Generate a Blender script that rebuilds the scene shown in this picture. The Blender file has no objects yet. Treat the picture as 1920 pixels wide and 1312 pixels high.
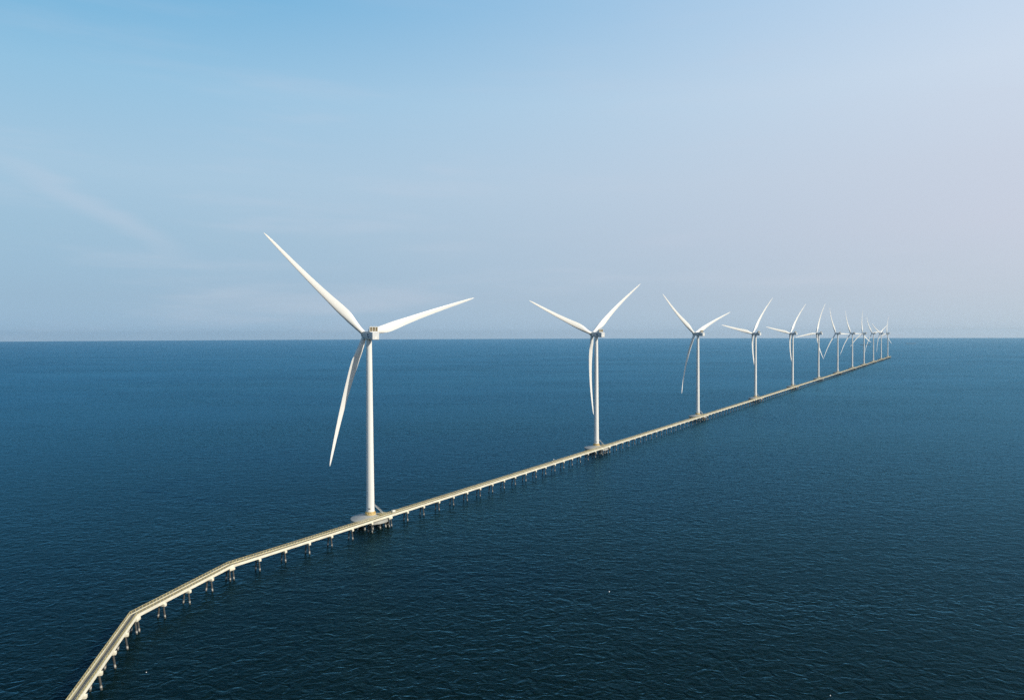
import bpy, bmesh, math, random
from mathutils import Vector, Matrix
random.seed(7)
R_ = math.radians
SC = bpy.context.scene
COL = SC.collection

# ------------------------------------------------------------------ camera
SEA = -8.9                      # tower feet are at local height 0; the sea is at world z = 0
CAM_H = 105.1235 - SEA
F_PX, PITCH, ROLL = 1320.05, 0.021616, -0.003608
cam_d = bpy.data.cameras.new('camera')
cam_d.sensor_width = 36.0
cam_d.sensor_fit = 'HORIZONTAL'
cam_d.lens = F_PX / 1920 * 36
cam_d.clip_start = 1.0
cam_d.clip_end = 200000
cam = bpy.data.objects.new('camera', cam_d)
COL.objects.link(cam)
Fw = Vector((0, math.cos(PITCH), -math.sin(PITCH)))
R0 = Vector((1, 0, 0)); U0 = Vector((0, math.sin(PITCH), math.cos(PITCH)))
cr, sr = math.cos(ROLL), math.sin(ROLL)
Rt = cr * R0 + sr * U0
Up = cr * U0 - sr * R0
cam.matrix_world = Matrix(((Rt.x, Up.x, -Fw.x, 0), (Rt.y, Up.y, -Fw.y, 0), (Rt.z, Up.z, -Fw.z, CAM_H), (0, 0, 0, 1)))
SC.camera = cam

# ------------------------------------------------------------------ light, sky, exposure
SUN_EL, SUN_AZ = 29.0, 118.0    # azimuth clockwise from straight ahead (+Y)
sun_d = bpy.data.lights.new('sun', 'SUN')
sun_d.energy = 4.6
sun_d.angle = R_(0.53)
sun_d.color = (1.0, 0.91, 0.76)
sun = bpy.data.objects.new('sun', sun_d)
COL.objects.link(sun)
sdir = Vector((math.sin(R_(SUN_AZ)) * math.cos(R_(SUN_EL)), math.cos(R_(SUN_AZ)) * math.cos(R_(SUN_EL)), math.sin(R_(SUN_EL))))
sun.rotation_euler = sdir.to_track_quat('Z', 'Y').to_euler()

W = bpy.data.worlds.new('World')
SC.world = W
W.use_nodes = True
nt = W.node_tree
N = nt.nodes; L = nt.links
N.clear()


def node(nt_, typ, **kw):
    n = nt_.nodes.new(typ)
    for k, v in kw.items():
        setattr(n, k, v)
    return n


def setin(n, **kw):
    for k, v in kw.items():
        n.inputs[k.replace('_', ' ')].default_value = v


def math_n(nt_, op, a, b=None, clamp=False):
    n = nt_.nodes.new('ShaderNodeMath'); n.operation = op; n.use_clamp = clamp
    for i, v in enumerate((a, b)):
        if v is None:
            continue
        if hasattr(v, 'links'):
            nt_.links.new(v, n.inputs[i])
        else:
            n.inputs[i].default_value = v
    return n.outputs[0]


def maprange(nt_, v, a, b, c, d, smooth=False):
    n = nt_.nodes.new('ShaderNodeMapRange')
    if smooth:
        n.interpolation_type = 'SMOOTHSTEP'
    nt_.links.new(v, n.inputs[0])
    for i, x in enumerate((a, b, c, d)):
        n.inputs[i + 1].default_value = x
    return n.outputs[0]


def mixc(nt_, fac, a, b, mode='MIX'):
    n = nt_.nodes.new('ShaderNodeMix'); n.data_type = 'RGBA'; n.blend_type = mode
    for sock, v in ((n.inputs[0], fac), (n.inputs[6], a), (n.inputs[7], b)):
        if hasattr(v, 'links'):
            nt_.links.new(v, sock)
        elif isinstance(v, (int, float)):
            sock.default_value = v
        else:
            sock.default_value = (*v, 1) if len(v) == 3 else v
    return n.outputs[2]


def ramp(nt_, fac, stops, interp='LINEAR'):
    n = nt_.nodes.new('ShaderNodeValToRGB')
    n.color_ramp.interpolation = interp
    el = n.color_ramp.elements
    while len(el) < len(stops):
        el.new(0.5)
    for e, (p, c) in zip(el, stops):
        e.position = p; e.color = (*c, 1)
    nt_.links.new(fac, n.inputs[0])
    return n.outputs[0]


def srgb(r, g, b):
    f = lambda c: (c / 255 / 12.92) if c / 255 <= 0.04045 else ((c / 255 + 0.055) / 1.055) ** 2.4
    return (f(r), f(g), f(b))


tc = node(nt, 'ShaderNodeTexCoord')
sep = node(nt, 'ShaderNodeSeparateXYZ'); L.new(tc.outputs['Generated'], sep.inputs[0])
zc = math_n(nt, 'MAXIMUM', sep.outputs[2], 0.004)
cmb = node(nt, 'ShaderNodeCombineXYZ')
L.new(sep.outputs[0], cmb.inputs[0]); L.new(sep.outputs[1], cmb.inputs[1]); L.new(zc, cmb.inputs[2])
sky = node(nt, 'ShaderNodeTexSky', sky_type='NISHITA')
sky.sun_disc = False
sky.sun_elevation = R_(SUN_EL)
sky.sun_rotation = R_(SUN_AZ)
sky.altitude = 100
sky.air_density = 1.0; sky.dust_density = 1.2; sky.ozone_density = 1.5
L.new(cmb.outputs[0], sky.inputs['Vector'])
SKY_K = 0.10
nis = mixc(nt, 1.0, sky.outputs[0], (SKY_K, SKY_K, SKY_K), 'MULTIPLY')
# the evening veil of the air: colour by height above the horizon, one ramp away from the sun, one towards it
veil_l = ramp(nt, zc, [(0.0, srgb(151, 187, 217)), (0.05, srgb(149, 183, 211)), (0.13, srgb(157, 192, 216)), (0.20, srgb(167, 201, 224)), (0.307, srgb(149, 198, 228)),
                       (0.43, srgb(98, 177, 222)), (0.70, srgb(34, 108, 178)), (1.0, srgb(30, 88, 158))])
veil_r = ramp(nt, zc, [(0.0, srgb(190, 208, 224)), (0.05, srgb(196, 207, 222)), (0.13, srgb(206, 212, 227)), (0.20, srgb(208, 216, 231)), (0.307, srgb(213, 226, 242)),
                       (0.43, srgb(199, 222, 246)), (0.70, srgb(200, 218, 232)), (1.0, srgb(90, 140, 196))])
hx = math_n(nt, 'POWER', math_n(nt, 'ADD', math_n(nt, 'MULTIPLY', sep.outputs[0], sep.outputs[0]), math_n(nt, 'MULTIPLY', sep.outputs[1], sep.outputs[1])), 0.5)
sx = math_n(nt, 'DIVIDE', sep.outputs[0], math_n(nt, 'MAXIMUM', hx, 0.02))
tlr = math_n(nt, 'POWER', maprange(nt, sx, -0.62, 0.62, 0.0, 1.0), 1.35)
veil = mixc(nt, tlr, veil_l, veil_r)
# sky darkened left beyond the frame, to cut fill light on nacelle flanks
deep = maprange(nt, sx, -1.0, -0.66, 0.5, 1.0, True)
veil = mixc(nt, 1.0, veil, mixc(nt, deep, (0, 0, 0), (1, 1, 1)), 'MULTIPLY')
# thin streak of high cloud and faint uneven milkiness
mp = node(nt, 'ShaderNodeMapping'); L.new(tc.outputs['Generated'], mp.inputs[0])
mp.inputs['Rotation'].default_value = (0, R_(-27), 0)
mp.inputs['Scale'].default_value = (1.2, 1.2, 9.0)
cn = node(nt, 'ShaderNodeTexNoise'); setin(cn, Scale=2.2, Detail=5.0, Roughness=0.55); L.new(mp.outputs[0], cn.inputs['Vector'])
milky = maprange(nt, cn.outputs[0], 0.48, 0.75, 0.0, 0.30, True)
# streak: distance from a line x*a + z*b = c in the front sky
ln = math_n(nt, 'ADD', math_n(nt, 'MULTIPLY', sep.outputs[0], 0.515), math_n(nt, 'MULTIPLY', sep.outputs[2], 0.857))
wob = maprange(nt, cn.outputs[0], 0.3, 0.7, -0.012, 0.012)
dl = math_n(nt, 'ABSOLUTE', math_n(nt, 'ADD', math_n(nt, 'SUBTRACT', ln, -0.127), wob))
st1 = maprange(nt, dl, 0.0, 0.020, 1.0, 0.0, True)
st2 = maprange(nt, math_n(nt, 'ABSOLUTE', math_n(nt, 'ADD', sep.outputs[0], 0.50)), 0.02, 0.115, 1.0, 0.0, True)
streak = math_n(nt, 'MULTIPLY', math_n(nt, 'MULTIPLY', st1, st2), 0.25)
cl = math_n(nt, 'MAXIMUM', streak, math_n(nt, 'MULTIPLY', milky, maprange(nt, sep.outputs[2], 0.5, 0.2, 0.0, 1.0)))
veil = mixc(nt, cl, veil, srgb(206, 213, 228))
skyc = mixc(nt, 0.90, nis, veil)
bg = node(nt, 'ShaderNodeBackground'); L.new(skyc, bg.inputs[0]); bg.inputs[1].default_value = 1.0
wo = node(nt, 'ShaderNodeOutputWorld'); L.new(bg.outputs[0], wo.inputs[0])

SC.view_settings.view_transform = 'Standard'
SC.view_settings.look = 'None'
SC.view_settings.exposure = 0.0
SC.view_settings.gamma = 1.0
SC.cycles.max_bounces = 6
SC.cycles.volume_bounces = 0
SC.cycles.caustics_reflective = False
SC.cycles.caustics_refractive = False
SC.cycles.sample_clamp_indirect = 4.0
SC.cycles.use_denoising = False


# ------------------------------------------------------------------ materials
def mat(name):
    m = bpy.data.materials.new(name); m.use_nodes = True
    t = m.node_tree
    return m, t, t.nodes['Principled BSDF']


def weathered(name, col, col2, rough=0.5, scale=0.6, stretch=(1, 1, 1), amount=0.5, spec=0.4):
    """painted or cast surface with soft uneven wear"""
    m, t, b = mat(name)
    c = node(t, 'ShaderNodeTexCoord')
    mp_ = node(t, 'ShaderNodeMapping'); t.links.new(c.outputs['Object'], mp_.inputs[0])
    mp_.inputs['Scale'].default_value = stretch
    n1 = node(t, 'ShaderNodeTexNoise'); setin(n1, Scale=scale, Detail=6.0, Roughness=0.6); t.links.new(mp_.outputs[0], n1.inputs['Vector'])
    f = maprange(t, n1.outputs[0], 0.35, 0.72, 0.0, amount, True)
    t.links.new(mixc(t, f, col, col2), b.inputs['Base Color'])
    b.inputs['Roughness'].default_value = rough
    b.inputs['Specular IOR Level'].default_value = spec
    return m


M_WHITE = weathered('turbine_paint', (0.79, 0.78, 0.735), (0.67, 0.66, 0.615), 0.38, 0.25, (1, 1, 0.12), 0.6)
M_BLADE = weathered('blade_gelcoat', (0.81, 0.80, 0.76), (0.72, 0.71, 0.665), 0.36, 0.12, (1, 1, 0.2), 0.5)
M_NAC = weathered('nacelle_shell', (0.66, 0.67, 0.66), (0.54, 0.55, 0.54), 0.42, 0.5, (1, 1, 1), 0.6)
M_GREY = weathered('hub_grey', (0.30, 0.32, 0.34), (0.22, 0.24, 0.26), 0.5)
M_DARK = weathered('dark_opening', (0.03, 0.035, 0.045), (0.05, 0.05, 0.06), 0.6)
M_LOGO = weathered('emblem_blue', (0.03, 0.08, 0.17), (0.04, 0.10, 0.2), 0.5)
M_TAN = weathered('cooler_tan', (0.25, 0.20, 0.11), (0.14, 0.11, 0.06), 0.6, 2.0, (1, 1, 4), 0.8)
M_YELLOW = weathered('yellow_paint', (0.60, 0.44, 0.18), (0.45, 0.33, 0.15), 0.5, 0.8, (1, 1, 0.4), 0.7)
M_CONC = weathered('foundation_concrete', (0.40, 0.40, 0.37), (0.27, 0.27, 0.25), 0.85, 0.35, (1, 1, 1), 0.8, 0.2)
M_CREAM = weathered('girder_concrete', (0.73, 0.70, 0.575), (0.50, 0.455, 0.35), 0.8, 0.22, (1, 1, 2), 0.6, 0.2)
M_DECK = weathered('deck_concrete', (0.37, 0.335, 0.205), (0.25, 0.21, 0.14), 0.85, 0.09, (1, 1, 1), 1.0, 0.2)
M_ASPH = weathered('deck_asphalt', (0.17, 0.165, 0.15), (0.27, 0.24, 0.18), 0.9, 0.1, (1, 1, 1), 0.8, 0.2)
M_RAIL = weathered('railing_paint', (0.50, 0.43, 0.225), (0.34, 0.27, 0.13), 0.5, 0.12, (1, 1, 1), 0.7)
M_STEEL = weathered('stair_steel', (0.46, 0.47, 0.46), (0.33, 0.34, 0.33), 0.45)
M_HULL = weathered('barge_hull', (0.06, 0.075, 0.08), (0.08, 0.07, 0.065), 0.6, 0.05)
M_FLOAT = weathered('float_white', (0.8, 0.8, 0.78), (0.6, 0.6, 0.56), 0.4)


def pile_material():
    m, t, b = mat('pile_concrete')
    g = node(t, 'ShaderNodeNewGeometry')
    s_ = node(t, 'ShaderNodeSeparateXYZ'); t.links.new(g.outputs['Position'], s_.inputs[0])
    c = node(t, 'ShaderNodeTexNoise'); setin(c, Scale=0.8, Detail=4.0); t.links.new(g.outputs['Position'], c.inputs['Vector'])
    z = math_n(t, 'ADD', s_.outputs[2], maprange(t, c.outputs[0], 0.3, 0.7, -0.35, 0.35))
    col = ramp(t, maprange(t, z, 0.0, 6.0, 0.0, 1.0), [(0.0, (0.06, 0.06, 0.05)), (0.10, (0.10, 0.10, 0.085)), (0.13, (0.42, 0.40, 0.36)), (0.20, (0.38, 0.36, 0.32)), (0.28, (0.055, 0.053, 0.048)), (1.0, (0.075, 0.072, 0.064))])  # pale low band paints in sunlight reaching below the deck's shadow
    t.links.new(col, b.inputs['Base Color'])
    b.inputs['Roughness'].default_value = 0.85
    return m


M_PILE = pile_material()


def sea_material():
    m, t, b = mat('sea_water')
    g = node(t, 'ShaderNodeNewGeometry')
    pos = g.outputs['Position']

    def wave(scale, rot, stretch, detail, dist=0.0):
        mp_ = node(t, 'ShaderNodeMapping'); t.links.new(pos, mp_.inputs[0])
        mp_.inputs['Rotation'].default_value = (0, 0, R_(rot))
        mp_.inputs['Scale'].default_value = (scale / stretch, scale, scale)
        n_ = node(t, 'ShaderNodeTexNoise'); n_.noise_dimensions = '2D'
        setin(n_, Scale=1.0, Detail=detail, Roughness=0.5, Distortion=dist)
        t.links.new(mp_.outputs[0], n_.inputs['Vector'])
        return n_.outputs[0]

    patch = math_n(t, 'ADD', math_n(t, 'MULTIPLY', wave(1 / 230.0, 12, 3.0, 2.0), 0.6), math_n(t, 'MULTIPLY', wave(1 / 38.0, -5, 3.5, 2.0), 0.4))
    swell = wave(1 / 10.0, -8, 1.8, 1.5, 0.4)
    chop = wave(1 / 3.4, 9, 1.35, 2.0, 0.7)
    rip = wave(1 / 1.5, -6, 1.25, 1.0, 0.4)
    h = math_n(t, 'MULTIPLY', swell, 0.55)
    h = math_n(t, 'ADD', h, math_n(t, 'MULTIPLY', chop, 0.80))
    h = math_n(t, 'ADD', h, math_n(t, 'MULTIPLY', rip, 0.20))
    bp = node(t, 'ShaderNodeBump')
    bp.inputs['Distance'].default_value = 1.0
    t.links.new(maprange(t, patch, 0.36, 0.64, 0.55, 1.0), bp.inputs['Strength'])
    t.links.new(h, bp.inputs['Height'])
    tint = wave(1 / 420.0, 30, 1.6, 3.0)
    t.nodes.remove(b)
    out = t.nodes['Material Output']
    df = node(t, 'ShaderNodeBsdfDiffuse')
    t.links.new(mixc(t, maprange(t, tint, 0.35, 0.65, 0.0, 1.0, True), (0.0004, 0.0046, 0.0105), (0.0018, 0.0080, 0.0078)), df.inputs['Color'])
    t.links.new(bp.outputs[0], df.inputs['Normal'])
    gl = node(t, 'ShaderNodeBsdfGlossy')
    gl.inputs['Color'].default_value = (0.185, 0.51, 0.70, 1)
    gl.inputs['Roughness'].default_value = 0.26
    t.links.new(bp.outputs[0], gl.inputs['Normal'])
    fr = node(t, 'ShaderNodeFresnel'); fr.inputs['IOR'].default_value = 1.155
    t.links.new(bp.outputs[0], fr.inputs['Normal'])
    ms = node(t, 'ShaderNodeMixShader')
    t.links.new(fr.outputs[0], ms.inputs[0]); t.links.new(df.outputs[0], ms.inputs[1]); t.links.new(gl.outputs[0], ms.inputs[2])
    t.links.new(ms.outputs[0], out.inputs['Surface'])
    return m


M_SEA = sea_material()


# ------------------------------------------------------------------ mesh helpers
class MB:
    def __init__(self):
        self.bm = bmesh.new()

    def face(self, vs, smooth=False):
        try:
            f = self.bm.faces.new(vs); f.smooth = smooth
            return f
        except ValueError:
            return None

    def box(self, c, s, ax=None):
        """box centred at c, size s, ax = (x, y, z) unit axes"""
        ax = ax or (Vector((1, 0, 0)), Vector((0, 1, 0)), Vector((0, 0, 1)))
        c = Vector(c); v = []
        for k in (-1, 1):
            for j in (-1, 1):
                for i in (-1, 1):
                    v.append(self.bm.verts.new(c + ax[0] * (i * s[0] / 2) + ax[1] * (j * s[1] / 2) + ax[2] * (k * s[2] / 2)))
        for q in ((0, 2, 3, 1), (4, 5, 7, 6), (0, 1, 5, 4), (2, 6, 7, 3), (0, 4, 6, 2), (1, 3, 7, 5)):
            self.face([v[i] for i in q])
        return v

    def bar(self, p0, p1, w, h, up=Vector((0, 0, 1))):
        p0, p1 = Vector(p0), Vector(p1)
        d = (p1 - p0).normalized()
        s = d.cross(up)
        s = s.normalized() if s.length > 1e-4 else Vector((1, 0, 0))
        u = s.cross(d).normalized()
        return self.box((p0 + p1) / 2, (w, (p1 - p0).length, h), (s, d, u))

    def tube(self, p0, p1, r0, r1=None, n=12, cap=True):
        p0, p1 = Vector(p0), Vector(p1); r1 = r0 if r1 is None else r1
        d = (p1 - p0).normalized()
        a = d.orthogonal().normalized(); b_ = d.cross(a)
        A, B = [], []
        for i in range(n):
            t = 2 * math.pi * i / n
            o = a * math.cos(t) + b_ * math.sin(t)
            A.append(self.bm.verts.new(p0 + o * r0)); B.append(self.bm.verts.new(p1 + o * r1))
        for i in range(n):
            j = (i + 1) % n
            self.face([A[i], A[j], B[j], B[i]], True)
        if cap:
            self.face(A[::-1]); self.face(B)

    def lathe(self, prof, n=48, mtx=None):
        """prof = [(r, z)...] turned about z"""
        rings = []
        for r, z in prof:
            if r < 1e-6:
                rings.append([self.bm.verts.new((0, 0, z))])
            else:
                rings.append([self.bm.verts.new((r * math.cos(2 * math.pi * i / n), r * math.sin(2 * math.pi * i / n), z)) for i in range(n)])
        for A, B in zip(rings, rings[1:]):
            for i in range(n):
                j = (i + 1) % n
                if len(A) == 1 and len(B) == 1:
                    continue
                if len(A) == 1:
                    self.face([A[0], B[j], B[i]], True)
                elif len(B) == 1:
                    self.face([A[i], A[j], B[0]], True)
                else:
                    self.face([A[i], A[j], B[j], B[i]], True)
        if mtx:
            bmesh.ops.transform(self.bm, matrix=mtx, verts=[v for r in rings for v in r])

    def build(self, name, m, parent=None, matrix=None, angle=35, bevel=0):
        if bevel:
            bmesh.ops.bevel(self.bm, geom=list(self.bm.edges), offset=bevel, segments=2, affect='EDGES', profile=0.5)
        bmesh.ops.recalc_face_normals(self.bm, faces=self.bm.faces)
        me = bpy.data.meshes.new(name)
        self.bm.to_mesh(me); self.bm.free()
        me.set_sharp_from_angle(angle=R_(angle))
        me.materials.append(m)
        o = bpy.data.objects.new(name, me)
        COL.objects.link(o)
        if parent is not None:
            o.parent = parent
        if matrix is not None:
            o.matrix_local = matrix
        return o


def tag(o, label=None, cat=None, group=None, kind=None):
    for k, v in (('label', label), ('category', cat), ('group', group), ('kind', kind)):
        if v:
            o[k] = v
    return o


def empty(name, loc):
    o = bpy.data.objects.new(name, None)
    o.empty_display_size = 2
    COL.objects.link(o); o.location = loc
    return o


def copy_tree(o, parent=None):
    kids = list(o.children)
    c = o.copy(); COL.objects.link(c)
    if parent is not None:
        c.parent = parent
    for k in kids:
        copy_tree(k, c)
    return c


# ------------------------------------------------------------------ the sea
def build_sea():
    mb = MB()
    RAD = 19650.0
    rings = [0.0, 60, 130, 220, 340, 500, 750, 1100, 1700, 2600, 4200, 7000, 11500, RAD]
    n = 160
    prev = [mb.bm.verts.new((0, 0, 0))]
    for r in rings[1:]:
        cur = [mb.bm.verts.new((r * math.cos(2 * math.pi * i / n), r * math.sin(2 * math.pi * i / n), 0)) for i in range(n)]
        for i in range(n):
            j = (i + 1) % n
            if len(prev) == 1:
                mb.face([prev[0], cur[i], cur[j]])
            else:
                mb.face([prev[i], cur[i], cur[j], prev[j]])
        prev = cur
    o = mb.build('sea', M_SEA)
    tag(o, 'deep blue rippled sea stretching to the horizon', None, None, 'structure')


build_sea()

# ------------------------------------------------------------------ layout of the turbine row
P0 = Vector((-85.177, 419.485, 0)); STEP = Vector((166.388, 259.059, 0))
SPAN_T = STEP.length
D = STEP.normalized(); NR = Vector((D.y, -D.x, 0))     # along the row / towards the near (right) side
GZ = -SEA                                               # tower foot height above the sea
PSI, TILT, OH, RB = -0.62042, 0.10164, 6.069, 81.92
AX = Vector((math.sin(PSI) * math.cos(TILT), math.cos(PSI) * math.cos(TILT), math.sin(TILT)))
RU = Vector((math.cos(PSI), -math.sin(PSI), 0)); RV = RU.cross(AX)
HUBH = 105.0
PHASE = [137.08, 158.46, 141.57, 170.07, 170.63, 187.11, 118.58, 118.84, 95.69, 126.46, 148.32, 82.59]


def lerp_table(tab, x):
    for (a, va), (b_, vb) in zip(tab, tab[1:]):
        if x <= b_:
            t = (x - a) / (b_ - a)
            return va + (vb - va) * t
    return tab[-1][1]


CHORD = [(0, 3.0), (0.03, 3.0), (0.08, 3.8), (0.14, 5.0), (0.20, 5.5), (0.26, 5.25), (0.35, 4.4), (0.5, 3.45), (0.65, 2.7), (0.8, 2.0), (0.92, 1.4), (0.97, 0.95), (1.0, 0.25)]
THICK = [(0, 1.0), (0.03, 1.0), (0.08, 0.82), (0.14, 0.55), (0.20, 0.42), (0.3, 0.32), (0.5, 0.24), (1.0, 0.17)]
TWIST = [(0, 16), (0.1, 16), (0.2, 13), (0.35, 8), (0.5, 5), (0.75, 2), (1.0, 0)]


def blade_mesh():
    mb = MB()
    n = 22; secs = 44
    rings = []
    r_in = 1.4
    for k in range(secs + 1):
        s = (k / secs)
        s = s ** 1.0
        c = lerp_table(CHORD, s); th = lerp_table(THICK, s); tw = R_(lerp_table(TWIST, s) + 3)
        rnd = max(0.0, min(1.0, (0.17 - s) / 0.14))           # 1 = round root, 0 = aerofoil
        ring = []
        z = r_in + (RB - r_in) * s
        fwd = 2.86 * s + 2.9 * math.sin(math.pi * s)
        for i in range(n):
            a = 2 * math.pi * i / n
            cx = 0.5 + 0.5 * math.cos(a)                      # 1 = trailing edge, 0 = leading edge
            # aerofoil half thickness
            yt = 5 * th * (0.2969 * math.sqrt(max(cx, 0)) - 0.126 * cx - 0.3516 * cx ** 2 + 0.2843 * cx ** 3 - 0.1036 * cx ** 4)
            ya = yt * (1 if math.sin(a) >= 0 else -0.75)
            yc = 0.5 * math.sin(a)
            x = cx - 0.5 * rnd - 0.33 * (1 - rnd)
            y = yc * rnd * 1.0 + ya * (1 - rnd)
            x *= c; y *= c
            xr = x * math.cos(tw) - y * math.sin(tw) * 1.0
            yr = -x * math.sin(tw) + y * math.cos(tw)
            xr = x * math.cos(tw) + y * math.sin(tw)
            ring.append(mb.bm.verts.new((xr, yr + fwd, z)))
        rings.append(ring)
    for A, B in zip(rings, rings[1:]):
        for i in range(n):
            j = (i + 1) % n
            mb.face([A[i], A[j], B[j], B[i]], True)
    mb.face(rings[0][::-1]); mb.face(rings[-1])
    bmesh.ops.recalc_face_normals(mb.bm, faces=mb.bm.faces)
    me = bpy.data.meshes.new('blade'); mb.bm.to_mesh(me); mb.bm.free()
    me.set_sharp_from_angle(angle=R_(50))
    me.materials.append(M_BLADE)
    return me


BLADE = blade_mesh()


def axes_matrix(x, y, z, o):
    return Matrix(((x.x, y.x, z.x, o.x), (x.y, y.y, z.y, o.y), (x.z, y.z, z.z, o.z), (0, 0, 0, 1)))


HUB_C = Vector((0, 0, HUBH)) + AX * OH
YAWF = Vector((math.sin(PSI), math.cos(PSI), 0))


def set_blades(root, theta0):
    bl = [c for c in root.children if c.name.split('.')[0] == 'blade']
    for k, b_ in enumerate(bl):
        th = R_(theta0 + 120 * k)
        rad = RU * math.cos(th) + RV * math.sin(th)
        tan = -RU * math.sin(th) + RV * math.cos(th)
        b_.matrix_local = axes_matrix(-tan, AX, rad, HUB_C)


PLAT_R = 11.7


def make_turbine(detail):
    root = empty('wind_turbine', (0, 0, 0))
    # tower: three tapered steel cans with slim flange rings
    mb = MB()
    r = lambda z: 2.42 + (1.66 - 2.42) * (z / 102.4)
    prof = [(0.0, 0.0), (r(0) + 0.12, 0.0), (r(0) + 0.12, 0.25), (r(0.25), 0.26)]
    for zf in (24.0, 50.0, 77.0):
        prof += [(r(zf), zf), (r(zf) + 0.035, zf + 0.02), (r(zf) + 0.035, zf + 0.22), (r(zf), zf + 0.24)]
    prof += [(r(102.4), 102.4), (r(102.4) + 0.1, 102.45), (r(102.4) + 0.1, 103.0), (0, 103.0)]
    mb.lathe(prof, 56)
    tower = mb.build('tower', M_WHITE, root, angle=30)
    # yellow flared ring the tower is bolted to
    mb = MB()
    mb.lathe([(2.0, -0.001), (2.75, -0.001), (2.75, -0.3), (2.62, -0.35), (2.66, -0.9), (3.0, -1.35), (3.25, -1.5), (3.3, -2.02), (2.0, -2.02)], 48)
    for i in range(16):
        a = 2 * math.pi * i / 16
        e = Vector((math.cos(a), math.sin(a), 0))
        mb.box(e * 2.86 + Vector((0, 0, -0.95)), (0.5, 0.08, 1.1), (e, Vector((-e.y, e.x, 0)), Vector((0, 0, 1))))
    mb.build('transition_ring', M_YELLOW, root)
    # conical concrete pile cap
    mb = MB()
    mb.lathe([(0, -2.0), (3.6, -2.0), (3.65, -2.06), (PLAT_R - 0.15, -3.9), (PLAT_R, -4.0), (PLAT_R, -5.35), (PLAT_R - 0.1, -5.45), (0, -5.45)], 28 if detail else 24)
    piles = []
    for rr, nn, of in ((9.9, 14, 0.1), (6.0, 8, 0.3)):
        for i in range(nn):
            a = 2 * math.pi * i / nn + of
            e = Vector((math.cos(a), math.sin(a), 0))
            piles.append((e * rr + Vector((0, 0, -5.4)), e * (rr + 0.8) + Vector((0, 0, SEA - 1.5))))
    if not detail:
        for a, b_ in piles:
            mb.tube(a, b_, 0.5, n=8)
    fo = mb.build('foundation', M_CONC, root, angle=28)
    if detail:
        for a, b_ in piles:
            pm = MB(); pm.tube(a, b_, 0.5, n=12)
            pm.build('pile', M_PILE, fo)
    # nacelle
    t2 = 0.05
    ay = Vector((YAWF.x * math.cos(t2), YAWF.y * math.cos(t2), math.sin(t2)))
    axx = RU; az = axx.cross(ay)
    NM = axes_matrix(axx, ay, az, Vector((0, 0, HUBH + 0.15)))
    mb = MB()
    prof = []
    sect = [(-9.7, 0.88, 0.90, 0.02), (-9.3, 0.97, 0.97, 0.0), (-8.6, 1.0, 1.0, 0.0), (-2.0, 1.0, 1.0, 0.0), (2.6, 0.98, 1.0, 0.0), (4.3, 0.86, 0.9, 0.0), (4.6, 0.78, 0.82, 0)]
    rings = []
    hw, hh, cr_ = 2.35, 2.3, 0.5
    for y, kx, kz, _ in sect:
        ring = []
        for (sx_, sz_) in ((1, 1), (-1, 1), (-1, -1), (1, -1)):
            base = {(1, 1): 0, (-1, 1): 90, (-1, -1): 180, (1, -1): 270}[(sx_, sz_)]
            for q in range(4):
                a = R_(base + q * 30)
                ring.append(mb.bm.verts.new(((sx_ * (hw - cr_) + cr_ * math.cos(a)) * kx, y, (sz_ * (hh - cr_) + cr_ * math.sin(a)) * kz)))
        rings.append(ring)
    for A, B in zip(rings, rings[1:]):
        for i in range(16):
            j = (i + 1) % 16
            mb.face([A[i], A[j], B[j], B[i]], True)
    mb.face(rings[0]); mb.face(rings[-1])
    # raised seams between the shell panels
    for y in (-6.2, -2.6, 1.2):
        for sx_ in (-1, 1):
            mb.box((sx_ * (hw + 0.01), y, 0), (0.05, 0.09, 3.5))
    nac = mb.build('nacelle', M_NAC, root, NM, angle=32)
    if detail:
        # dark emblem and stripe on each flank, dark hatch on the rear half
        for sx_ in (-1, 1):
            mb = MB()
            mb.box((sx_ * (hw + 0.02), -3.6, 0.55), (0.05, 1.7, 1.0)); mb.box((sx_ * (hw + 0.02), -4.3, -0.65), (0.05, 2.6, 0.6))
            mb.build('emblem', M_LOGO, nac)
        mb = MB(); mb.box((0, -9.72, -1.1), (1.5, 0.06, 1.3)); mb.build('hatch', M_WHITE, nac)
    # cooler on the roof at the rear: a frame with three louvred panels, leaning braces
    mb = MB()
    zb, zt = 2.3, 5.2
    yc = -6.4
    for x in (-2.55, -0.85, 0.85, 2.55):
        mb.box((x, yc, (zb + zt) / 2), (0.22, 0.7, zt - zb))
    for z in (zb + 0.12, zt):
        mb.box((0, yc, z), (5.32, 0.74, 0.24))
    for x in (-2.3, 2.3):
        vs = [mb.bm.verts.new((x + dx, y, z)) for dx in (-0.08, 0.08) for y, z in ((yc + 0.36, zb - 0.05), (yc + 2.9, zb - 0.05), (yc + 0.36, zt - 0.1))]
        mb.face(vs[:3]); mb.face(vs[3:][::-1])
        for i, j in ((0, 1), (1, 2), (2, 0)):
            mb.face([vs[i], vs[j], vs[j + 3], vs[i + 3]])
    for x in (-1.6, 0.2, 1.7):
        mb.tube((x, yc, zt), (x, yc, zt + 0.9), 0.06, n=6)
    co = mb.build('cooler', M_WHITE, nac)
    for x in (-1.7, 0.0, 1.7):
        mb = MB()
        mb.box((x, yc, (zb + zt) / 2), (1.46, 0.3, zt - zb - 0.3))
        for k in range(7):
            z = zb + 0.45 + k * 0.34
            mb.box((x, yc - 0.2, z), (1.44, 0.14, 0.16))
        mb.build('louvre_panel', M_TAN, co)
    # spinner
    mb = MB()
    prof = [(0, -1.9), (1.75, -1.9), (2.0, -1.5), (2.15, 0), (2.0, 1.2), (1.5, 2.3), (0.8, 2.95), (0, 3.15)]
    mb.lathe(prof, 32)
    HM = axes_matrix(RU, RV, RU.cross(RV), HUB_C)
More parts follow.
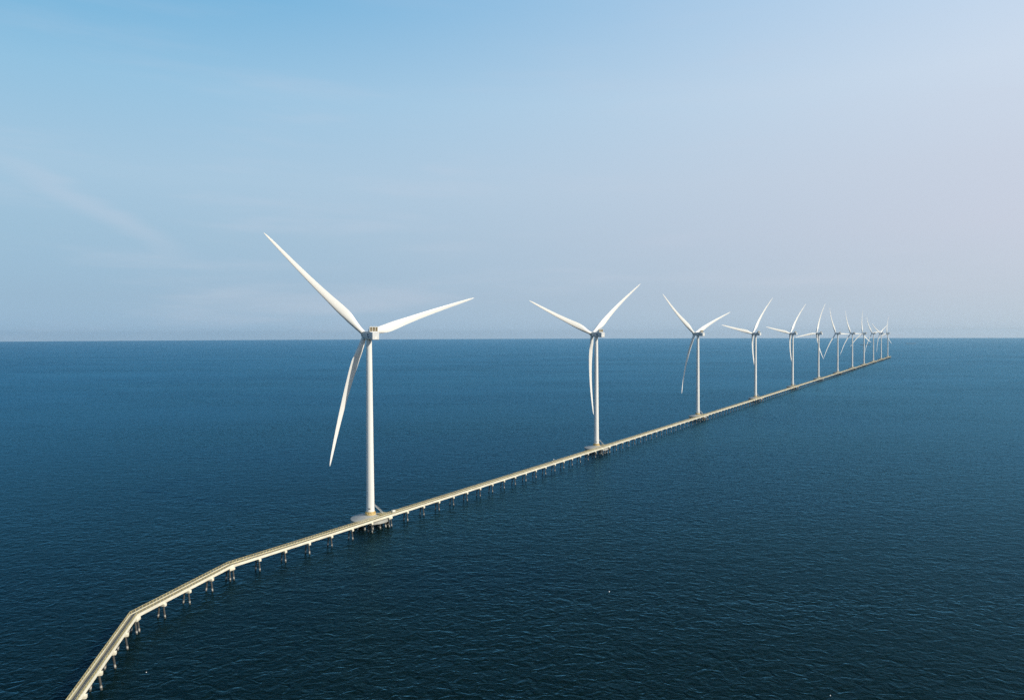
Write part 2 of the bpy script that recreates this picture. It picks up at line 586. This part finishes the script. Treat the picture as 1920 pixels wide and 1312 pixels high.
    # RU x RV = -AX, so the profile is turned to point upwind
    HM = HM @ Matrix.Rotation(math.pi, 4, 'X')
    mb.build('spinner', M_NAC, root, HM, angle=40)
    for k in range(3):
        o = bpy.data.objects.new('blade', BLADE); COL.objects.link(o); o.parent = root
    # stair from the tower door down to the landing, landing slab towards the pier
    sd = Vector((0.985, 0.17, 0)).normalized(); ss = Vector((-sd.y, sd.x, 0))
    top = sd * 2.6 + Vector((0, 0, 3.1)); bot = sd * 7.3 + Vector((0, 0, -1.55))
    if detail:
        mb = MB(); mb.box(sd * 2.36 + Vector((0, 0, 4.25)), (0.16, 0.95, 2.2), (sd, ss, Vector((0, 0, 1)))); mb.build('door', M_GREY, tower)
        cd = Vector((-0.05, -1, 0)).normalized(); cs = Vector((-cd.y, cd.x, 0))
        mb = MB(); mb.box(cd * 2.40 + Vector((0, 0, 1.9)), (0.10, 1.15, 0.62), (cd, cs, Vector((0, 0, 1)))); mb.build('vent', M_DARK, tower)
    mb = MB()
    for s_ in (-0.5, 0.5):
        mb.bar(top + ss * s_, bot + ss * s_, 0.07, 0.2)
    nst = 15
    for i in range(nst):
        p = top.lerp(bot, (i + 0.5) / nst)
        mb.box(p, (0.3, 1.0, 0.05), (sd, ss, Vector((0, 0, 1))))
    mb.box(top + Vector((0, 0, -0.03)) - sd * 0.1, (1.2, 1.4, 0.08), (sd, ss, Vector((0, 0, 1))))
    st = mb.build('stair', M_STEEL, root)
    for s_ in (-0.5, 0.5):
        mb = MB()
        u = Vector((0, 0, 1))
        mb.bar(top + ss * s_ + u * 1.0, bot + ss * s_ + u * 1.0, 0.05, 0.05)
        mb.bar(top + ss * s_ + u * 0.55, bot + ss * s_ + u * 0.55, 0.05, 0.05)
        for i in range(6):
            p = top.lerp(bot, i / 5) + ss * s_
            mb.box(p + u * 0.5, (0.06, 0.06, 1.0))
        mb.build('handrail', M_STEEL, st)
    # landing: slab on two short legs, reaching from the stair foot to the pier's far kerb
    mb = MB()
    upv = Vector((0, 0, 1))
    mb.box(D * 4.6 + NR * 5.7 + upv * -1.72, (5.2, 5.6, 0.34), (D, NR, upv))
    for a, b_ in ((2.4, 3.4), (6.8, 3.4), (2.4, 8.0), (6.8, 8.0)):
        mb.box(D * a + NR * b_ + upv * -2.7, (0.4, 0.4, 1.75), (D, NR, upv))
    mb.build('landing', M_DECK, root)
    set_blades(root, 0)
    return root


proto_near = make_turbine(True)
proto_far = make_turbine(False)
TLABEL = [
    'largest white wind turbine, closest to the bends of the pier, tan louvred cooler clearly visible',
    'second white wind turbine along the pier, one blade hanging straight down close before its tower',
    'third white wind turbine along the pier, one blade slanting down left of its tower',
    'fourth white wind turbine along the pier, in the same blade pose as the fifth',
    'fifth white wind turbine along the pier, smaller look-alike just behind the fourth one',
    'sixth white wind turbine along the pier, with its left blade drooping just below level',
    'seventh white wind turbine along the pier, low blade tip touching its left neighbour',
    'eighth white wind turbine along the pier, next one beyond the V of blade tips',
    'ninth white wind turbine along the pier, one blade nearly upright and two drooping low',
    'tenth white wind turbine along the pier, third from the far end of the row',
    'eleventh white wind turbine along the pier, last but one before the pier\'s far end',
    'smallest white wind turbine, farthest of the row, standing at the far end of the pier',
]
used = {True: False, False: False}
for i in range(12):
    det = i < 5
    proto = proto_near if det else proto_far
    if not used[det]:
        t = proto; used[det] = True
    else:
        t = copy_tree(proto)
    t.location = P0 + STEP * i + Vector((0, 0, GZ))
    set_blades(t, PHASE[i])
    tag(t, TLABEL[i], 'wind turbine', 'wind turbines in a row along the pier')

# ------------------------------------------------------------------ the pier
DECK = GZ - 1.9
OFF = 10.45
HALF = 1.25
GIRD = 1.0
main0 = -103.4
S_SPAN = SPAN_T / 20
end_s = SPAN_T * 11 + 26
mainpt = lambda s: P0 + D * s + NR * OFF
bend2 = mainpt(main0)
bend1 = Vector((-145.8, 268.3, 0))
d3 = Vector((3.75, -14.6, 0)).normalized()
end3 = bend1 + d3 * 15.07 * 11
path = [mainpt(end_s), bend2, bend1, end3]        # far end -> near end


def offset_line(pts, off):
    """offset to the left-of-travel by off with mitred corners"""
    out = []
    for i, p in enumerate(pts):
        ds = []
        if i > 0:
            ds.append((pts[i] - pts[i - 1]).normalized())
        if i < len(pts) - 1:
            ds.append((pts[i + 1] - pts[i]).normalized())
        ns = [Vector((-d.y, d.x, 0)) for d in ds]
        n_ = sum(ns, Vector()).normalized()
        out.append(p + n_ * (off / max(0.3, n_.dot(ns[0]))))
    return out


def densify(pts, step):
    out = []
    for a, b_ in zip(pts, pts[1:]):
        n_ = max(1, int(round((b_ - a).length / step)))
        for k in range(n_):
            out.append(a.lerp(b_, k / n_))
    out.append(pts[-1])
    return out


def ribbon(mb, o0, o1, z0, z1):
    """solid strip between offsets o0..o1 and heights z0..z1 along the path"""
    A = offset_line(path, o0); B = offset_line(path, o1)
    rings = []
    for a, b_ in zip(A, B):
        rings.append([mb.bm.verts.new((p.x, p.y, z)) for p, z in ((a, z0), (b_, z0), (b_, z1), (a, z1))])
    for r0, r1 in zip(rings, rings[1:]):
        for i in range(4):
            j = (i + 1) % 4
            mb.face([r0[i], r0[j], r1[j], r1[i]])
    mb.face(rings[0]); mb.face(rings[-1])


# travelling far -> near, left-of-travel is the near side (+)
left = lambda d: Vector((-d.y, d.x, 0))
SIDE = 1 if left(-D).dot(NR) > 0 else -1
pier = empty('pier', mainpt(0).xyz * 1.0)
pier.location = (0, 0, 0)
tag(pier, 'long narrow concrete pier on piles with tan railings, bending twice at its near end', 'pier')
mb = MB()
ribbon(mb, -HALF, HALF, DECK - 0.30, DECK)                         # slab
ribbon(mb, -HALF + 0.14, -HALF + 0.62, DECK - GIRD - 0.02, DECK - 0.302)
ribbon(mb, HALF - 0.62, HALF - 0.14, DECK - GIRD - 0.02, DECK - 0.302)
mb.build('deck_slab', M_DECK, pier)
mb = MB()
for s_ in (-1, 1):                                                  # bright edge beams
    a, b_ = sorted((s_ * (HALF + 0.003), s_ * (HALF + 0.22)))
    ribbon(mb, a, b_, DECK - GIRD, DECK + 0.22)
mb.build('edge_beam', M_CREAM, pier)
mb = MB()
ribbon(mb, -0.68, 0.68, DECK + 0.004, DECK + 0.03)
mb.build('roadway', M_ASPH, pier)
for s_ in (-1, 1):
    mb = MB()
    line = offset_line(path, s_ * (HALF + 0.11))
    for a, b_ in zip(line, line[1:]):
        d = (b_ - a).normalized()
        for z, w in ((1.25, 0.14), (0.84, 0.07), (0.5, 0.07)):
            u = Vector((0, 0, DECK + z))
            mb.bar(a + u, b_ + u, w, w)
        n_ = int(round((b_ - a).length / 1.9))
        for k in range(n_):
            p = a.lerp(b_, (k + 0.5) / n_)
            mb.box(p + Vector((0, 0, DECK + 0.735)), (0.16, 0.16, 1.028), (d, left(d), Vector((0, 0, 1))))
    mb.build('railing', M_RAIL, pier)

# pile bents: (position, direction of the pier there, double?)
bents = []
k = 0
while main0 + k * S_SPAN < end_s - 3:
    dd = (k % 20 == 7) or k == 0
    bents.append((mainpt(main0 + k * S_SPAN), D, dd)); k += 1
for q in (0.25, 0.5, 0.75):
    bents.append((bend2.lerp(bend1, q), (bend1 - bend2).normalized(), False))
bents.append((bend1, ((bend1 - bend2).normalized() + d3).normalized(), True))
for q in range(1, 11):
    bents.append((bend1 + d3 * 15.07 * q, d3, False))
bents.sort(key=lambda b_: b_[0].length)
CAPZ0, CAPZ1 = DECK - GIRD - 0.022, DECK - GIRD - 1.15


def bent_geo(mbcap, dbl):
    """pile cap in local coordinates (x across, y along); returns the pile list"""
    ln = 2.8 if dbl else 1.25
    mbcap.box((0, 0, (CAPZ0 + CAPZ1) / 2), (4.1, ln, CAPZ0 - CAPZ1))
    ys = (-0.9, 0.9) if dbl else (0,)
    return [((sx_ * 1.0, y, CAPZ1 + 0.05), (sx_ * 1.85, y * 1.1, -1.5)) for y in ys for sx_ in (-1, 1)]


def proto_bent(dbl):
    mb = MB(); pl = bent_geo(mb, dbl)
    cap = mb.build('pile_cap', M_CREAM, None, bevel=0.06)
    for a, b_ in pl:
        pm = MB(); pm.tube(a, b_, 0.36, n=14)
        pm.build('pile', M_PILE, cap)
    return cap


first = {False: proto_bent(False), True: proto_bent(True)}
fresh = {False: True, True: True}
far = MB(); farpiles = MB()
for idx, (p, d, dbl) in enumerate(bents):
    M_ = axes_matrix(left(d) * -1, d, Vector((0, 0, 1)), Vector((p.x, p.y, 0)))
    if idx < 100:
        if fresh[dbl]:
            o = first[dbl]; fresh[dbl] = False
        else:
            o = copy_tree(first[dbl])
        o.parent = pier
        o.matrix_local = M_
    else:
        tmp = MB(); pl = bent_geo(tmp, dbl)
        for f in tmp.bm.faces:
            far.face([far.bm.verts.new(M_ @ v.co) for v in f.verts])
        tmp.bm.free()
        for a, b_ in pl:
            far.tube(M_ @ Vector(a), M_ @ Vector(b_), 0.36, n=6)
fo = far.build('pile_bents', M_PILE, pier)
fo['kind'] = 'stuff'

# ------------------------------------------------------------------ small things
up = Vector((0, 0, 1))
c = P0 + D * 9.3 + NR * (OFF - 0.55)
cab = empty('equipment_cabinet', (c.x, c.y, DECK + 0.03))
tag(cab, 'pale boxy cabinet standing on the pier beside the largest turbine', 'cabinet')
mb = MB(); mb.box((0, 0, 0.85), (2.4, 1.1, 1.5), (D, NR, up)); mb.box((0, 0, 0.05), (2.5, 1.2, 0.1), (D, NR, up)); mb.build('body', M_CREAM, cab, bevel=0.02)
mb = MB(); mb.box((0, 0, 1.66), (2.6, 1.3, 0.1), (D, NR, up)); mb.build('roof', M_CREAM, cab, bevel=0.02)
for k in (-0.57, 0.57):
    mb = MB(); mb.box(NR * 0.57 + D * k + up * 0.88, (1.06, 0.05, 1.3), (D, NR, up)); mb.build('door', M_WHITE, cab)

c = P0 + D * 207.7 + NR * (OFF - HALF - 0.11)
sg = empty('marker_lamp', (c.x, c.y, DECK + 1.32))
tag(sg, 'small white marker lamp on the far railing between the two nearest turbines', 'lamp')
mb = MB(); mb.tube((0, 0, 0), (0, 0, 0.7), 0.05, n=8); mb.build('post', M_STEEL, sg)
mb = MB(); mb.lathe([(0, 0.68), (0.34, 0.7), (0.4, 0.95), (0.34, 1.25), (0, 1.4)], 14); mb.build('lamp_head', M_FLOAT, sg)

FL = [((42.7, 309.8), 0.26, 'white float on dark open water below the stretch of pier past the largest turbine'),
      ((99.9, 219.5), 0.18, 'tiny white float low in the picture toward the right, far from the pier'),
      ((-124.5, 236.5), 0.16, 'tiny white float on the water beside the near bend of the pier')]
for (x, y), r_, lab in FL:
    f = empty('float', (x, y, 0)); tag(f, lab, 'float', 'white floats on the water')
    mb = MB(); mb.lathe([(0, -r_ * 0.4), (r_ * 0.8, -r_ * 0.3), (r_, 0.15), (r_ * 0.85, r_), (r_ * 0.3, r_ * 1.5), (0, r_ * 1.55)], 16); mb.build('body', M_FLOAT, f)
    mb = MB(); mb.tube((0, 0, r_ * 1.5), (0, 0, r_ * 2.6), r_ * 0.12, n=8); mb.build('stem', M_STEEL, f)


def barge(x0, x1, label):
    a, b_ = Vector((*x0, 0)), Vector((*x1, 0))
    mid = (a + b_) / 2; d = (b_ - a).normalized(); w = Vector((-d.y, d.x, 0)); ln = (b_ - a).length
    root = empty('barge', mid)
    tag(root, label, 'barge', 'barges on the horizon')
    mb = MB()
    prof = [(-0.5, 3.0), (-0.47, -1.0), (0.45, -1.0), (0.5, 3.0)]
    A = [mb.bm.verts.new(d * (q * ln) + w * -8 + up * z) for q, z in prof]
    B = [mb.bm.verts.new(d * (q * ln) + w * 8 + up * z) for q, z in prof]
    mb.face(A); mb.face(B[::-1])
    for i in range(4):
        j = (i + 1) % 4
        mb.face([A[i], B[i], B[j], A[j]])
    mb.build('hull', M_HULL, root)
    for k in range(3):
        mb = MB(); mb.box(d * (ln * (-0.12 + 0.24 * k)) + up * 3.4, (ln * 0.2, 11, 0.8), (d, w, up)); mb.build('hatch_cover', M_HULL, root, bevel=0.2)
    mb = MB(); mb.box(d * (ln * -0.38) + up * 4.0, (ln * 0.08, 9, 2.0), (d, w, up)); mb.build('deckhouse', M_HULL, root, bevel=0.2)


barge((3411.5, 6905.9), (3504.6, 6883.1), 'long low dark barge seen on the sea behind the far turbines')
barge((4339.5, 7755.8), (4479.0, 7809.4), 'long low dark barge on open sea beyond the pier\'s far end')

# ------------------------------------------------------------------ haze
def build_haze():
    S = 19900.0
    mb = MB(); mb.box((0, 0, (206 - 1) / 2), (2 * S, 2 * S, 207.0))
    m = bpy.data.materials.new('haze_air'); m.use_nodes = True
    t = m.node_tree; t.nodes.clear()
    o = node(t, 'ShaderNodeOutputMaterial')
    v = node(t, 'ShaderNodeVolumePrincipled')
    v.inputs['Color'].default_value = (0.70, 0.88, 1.0, 1)
    v.inputs['Density'].default_value = 2.4e-5
    v.inputs['Anisotropy'].default_value = 0.4
    t.links.new(v.outputs[0], o.inputs['Volume'])
    h = mb.build('haze', m)
    tag(h, 'thin pale sea haze in the air', None, None, 'stuff')
    h.display_type = 'WIRE'


build_haze()
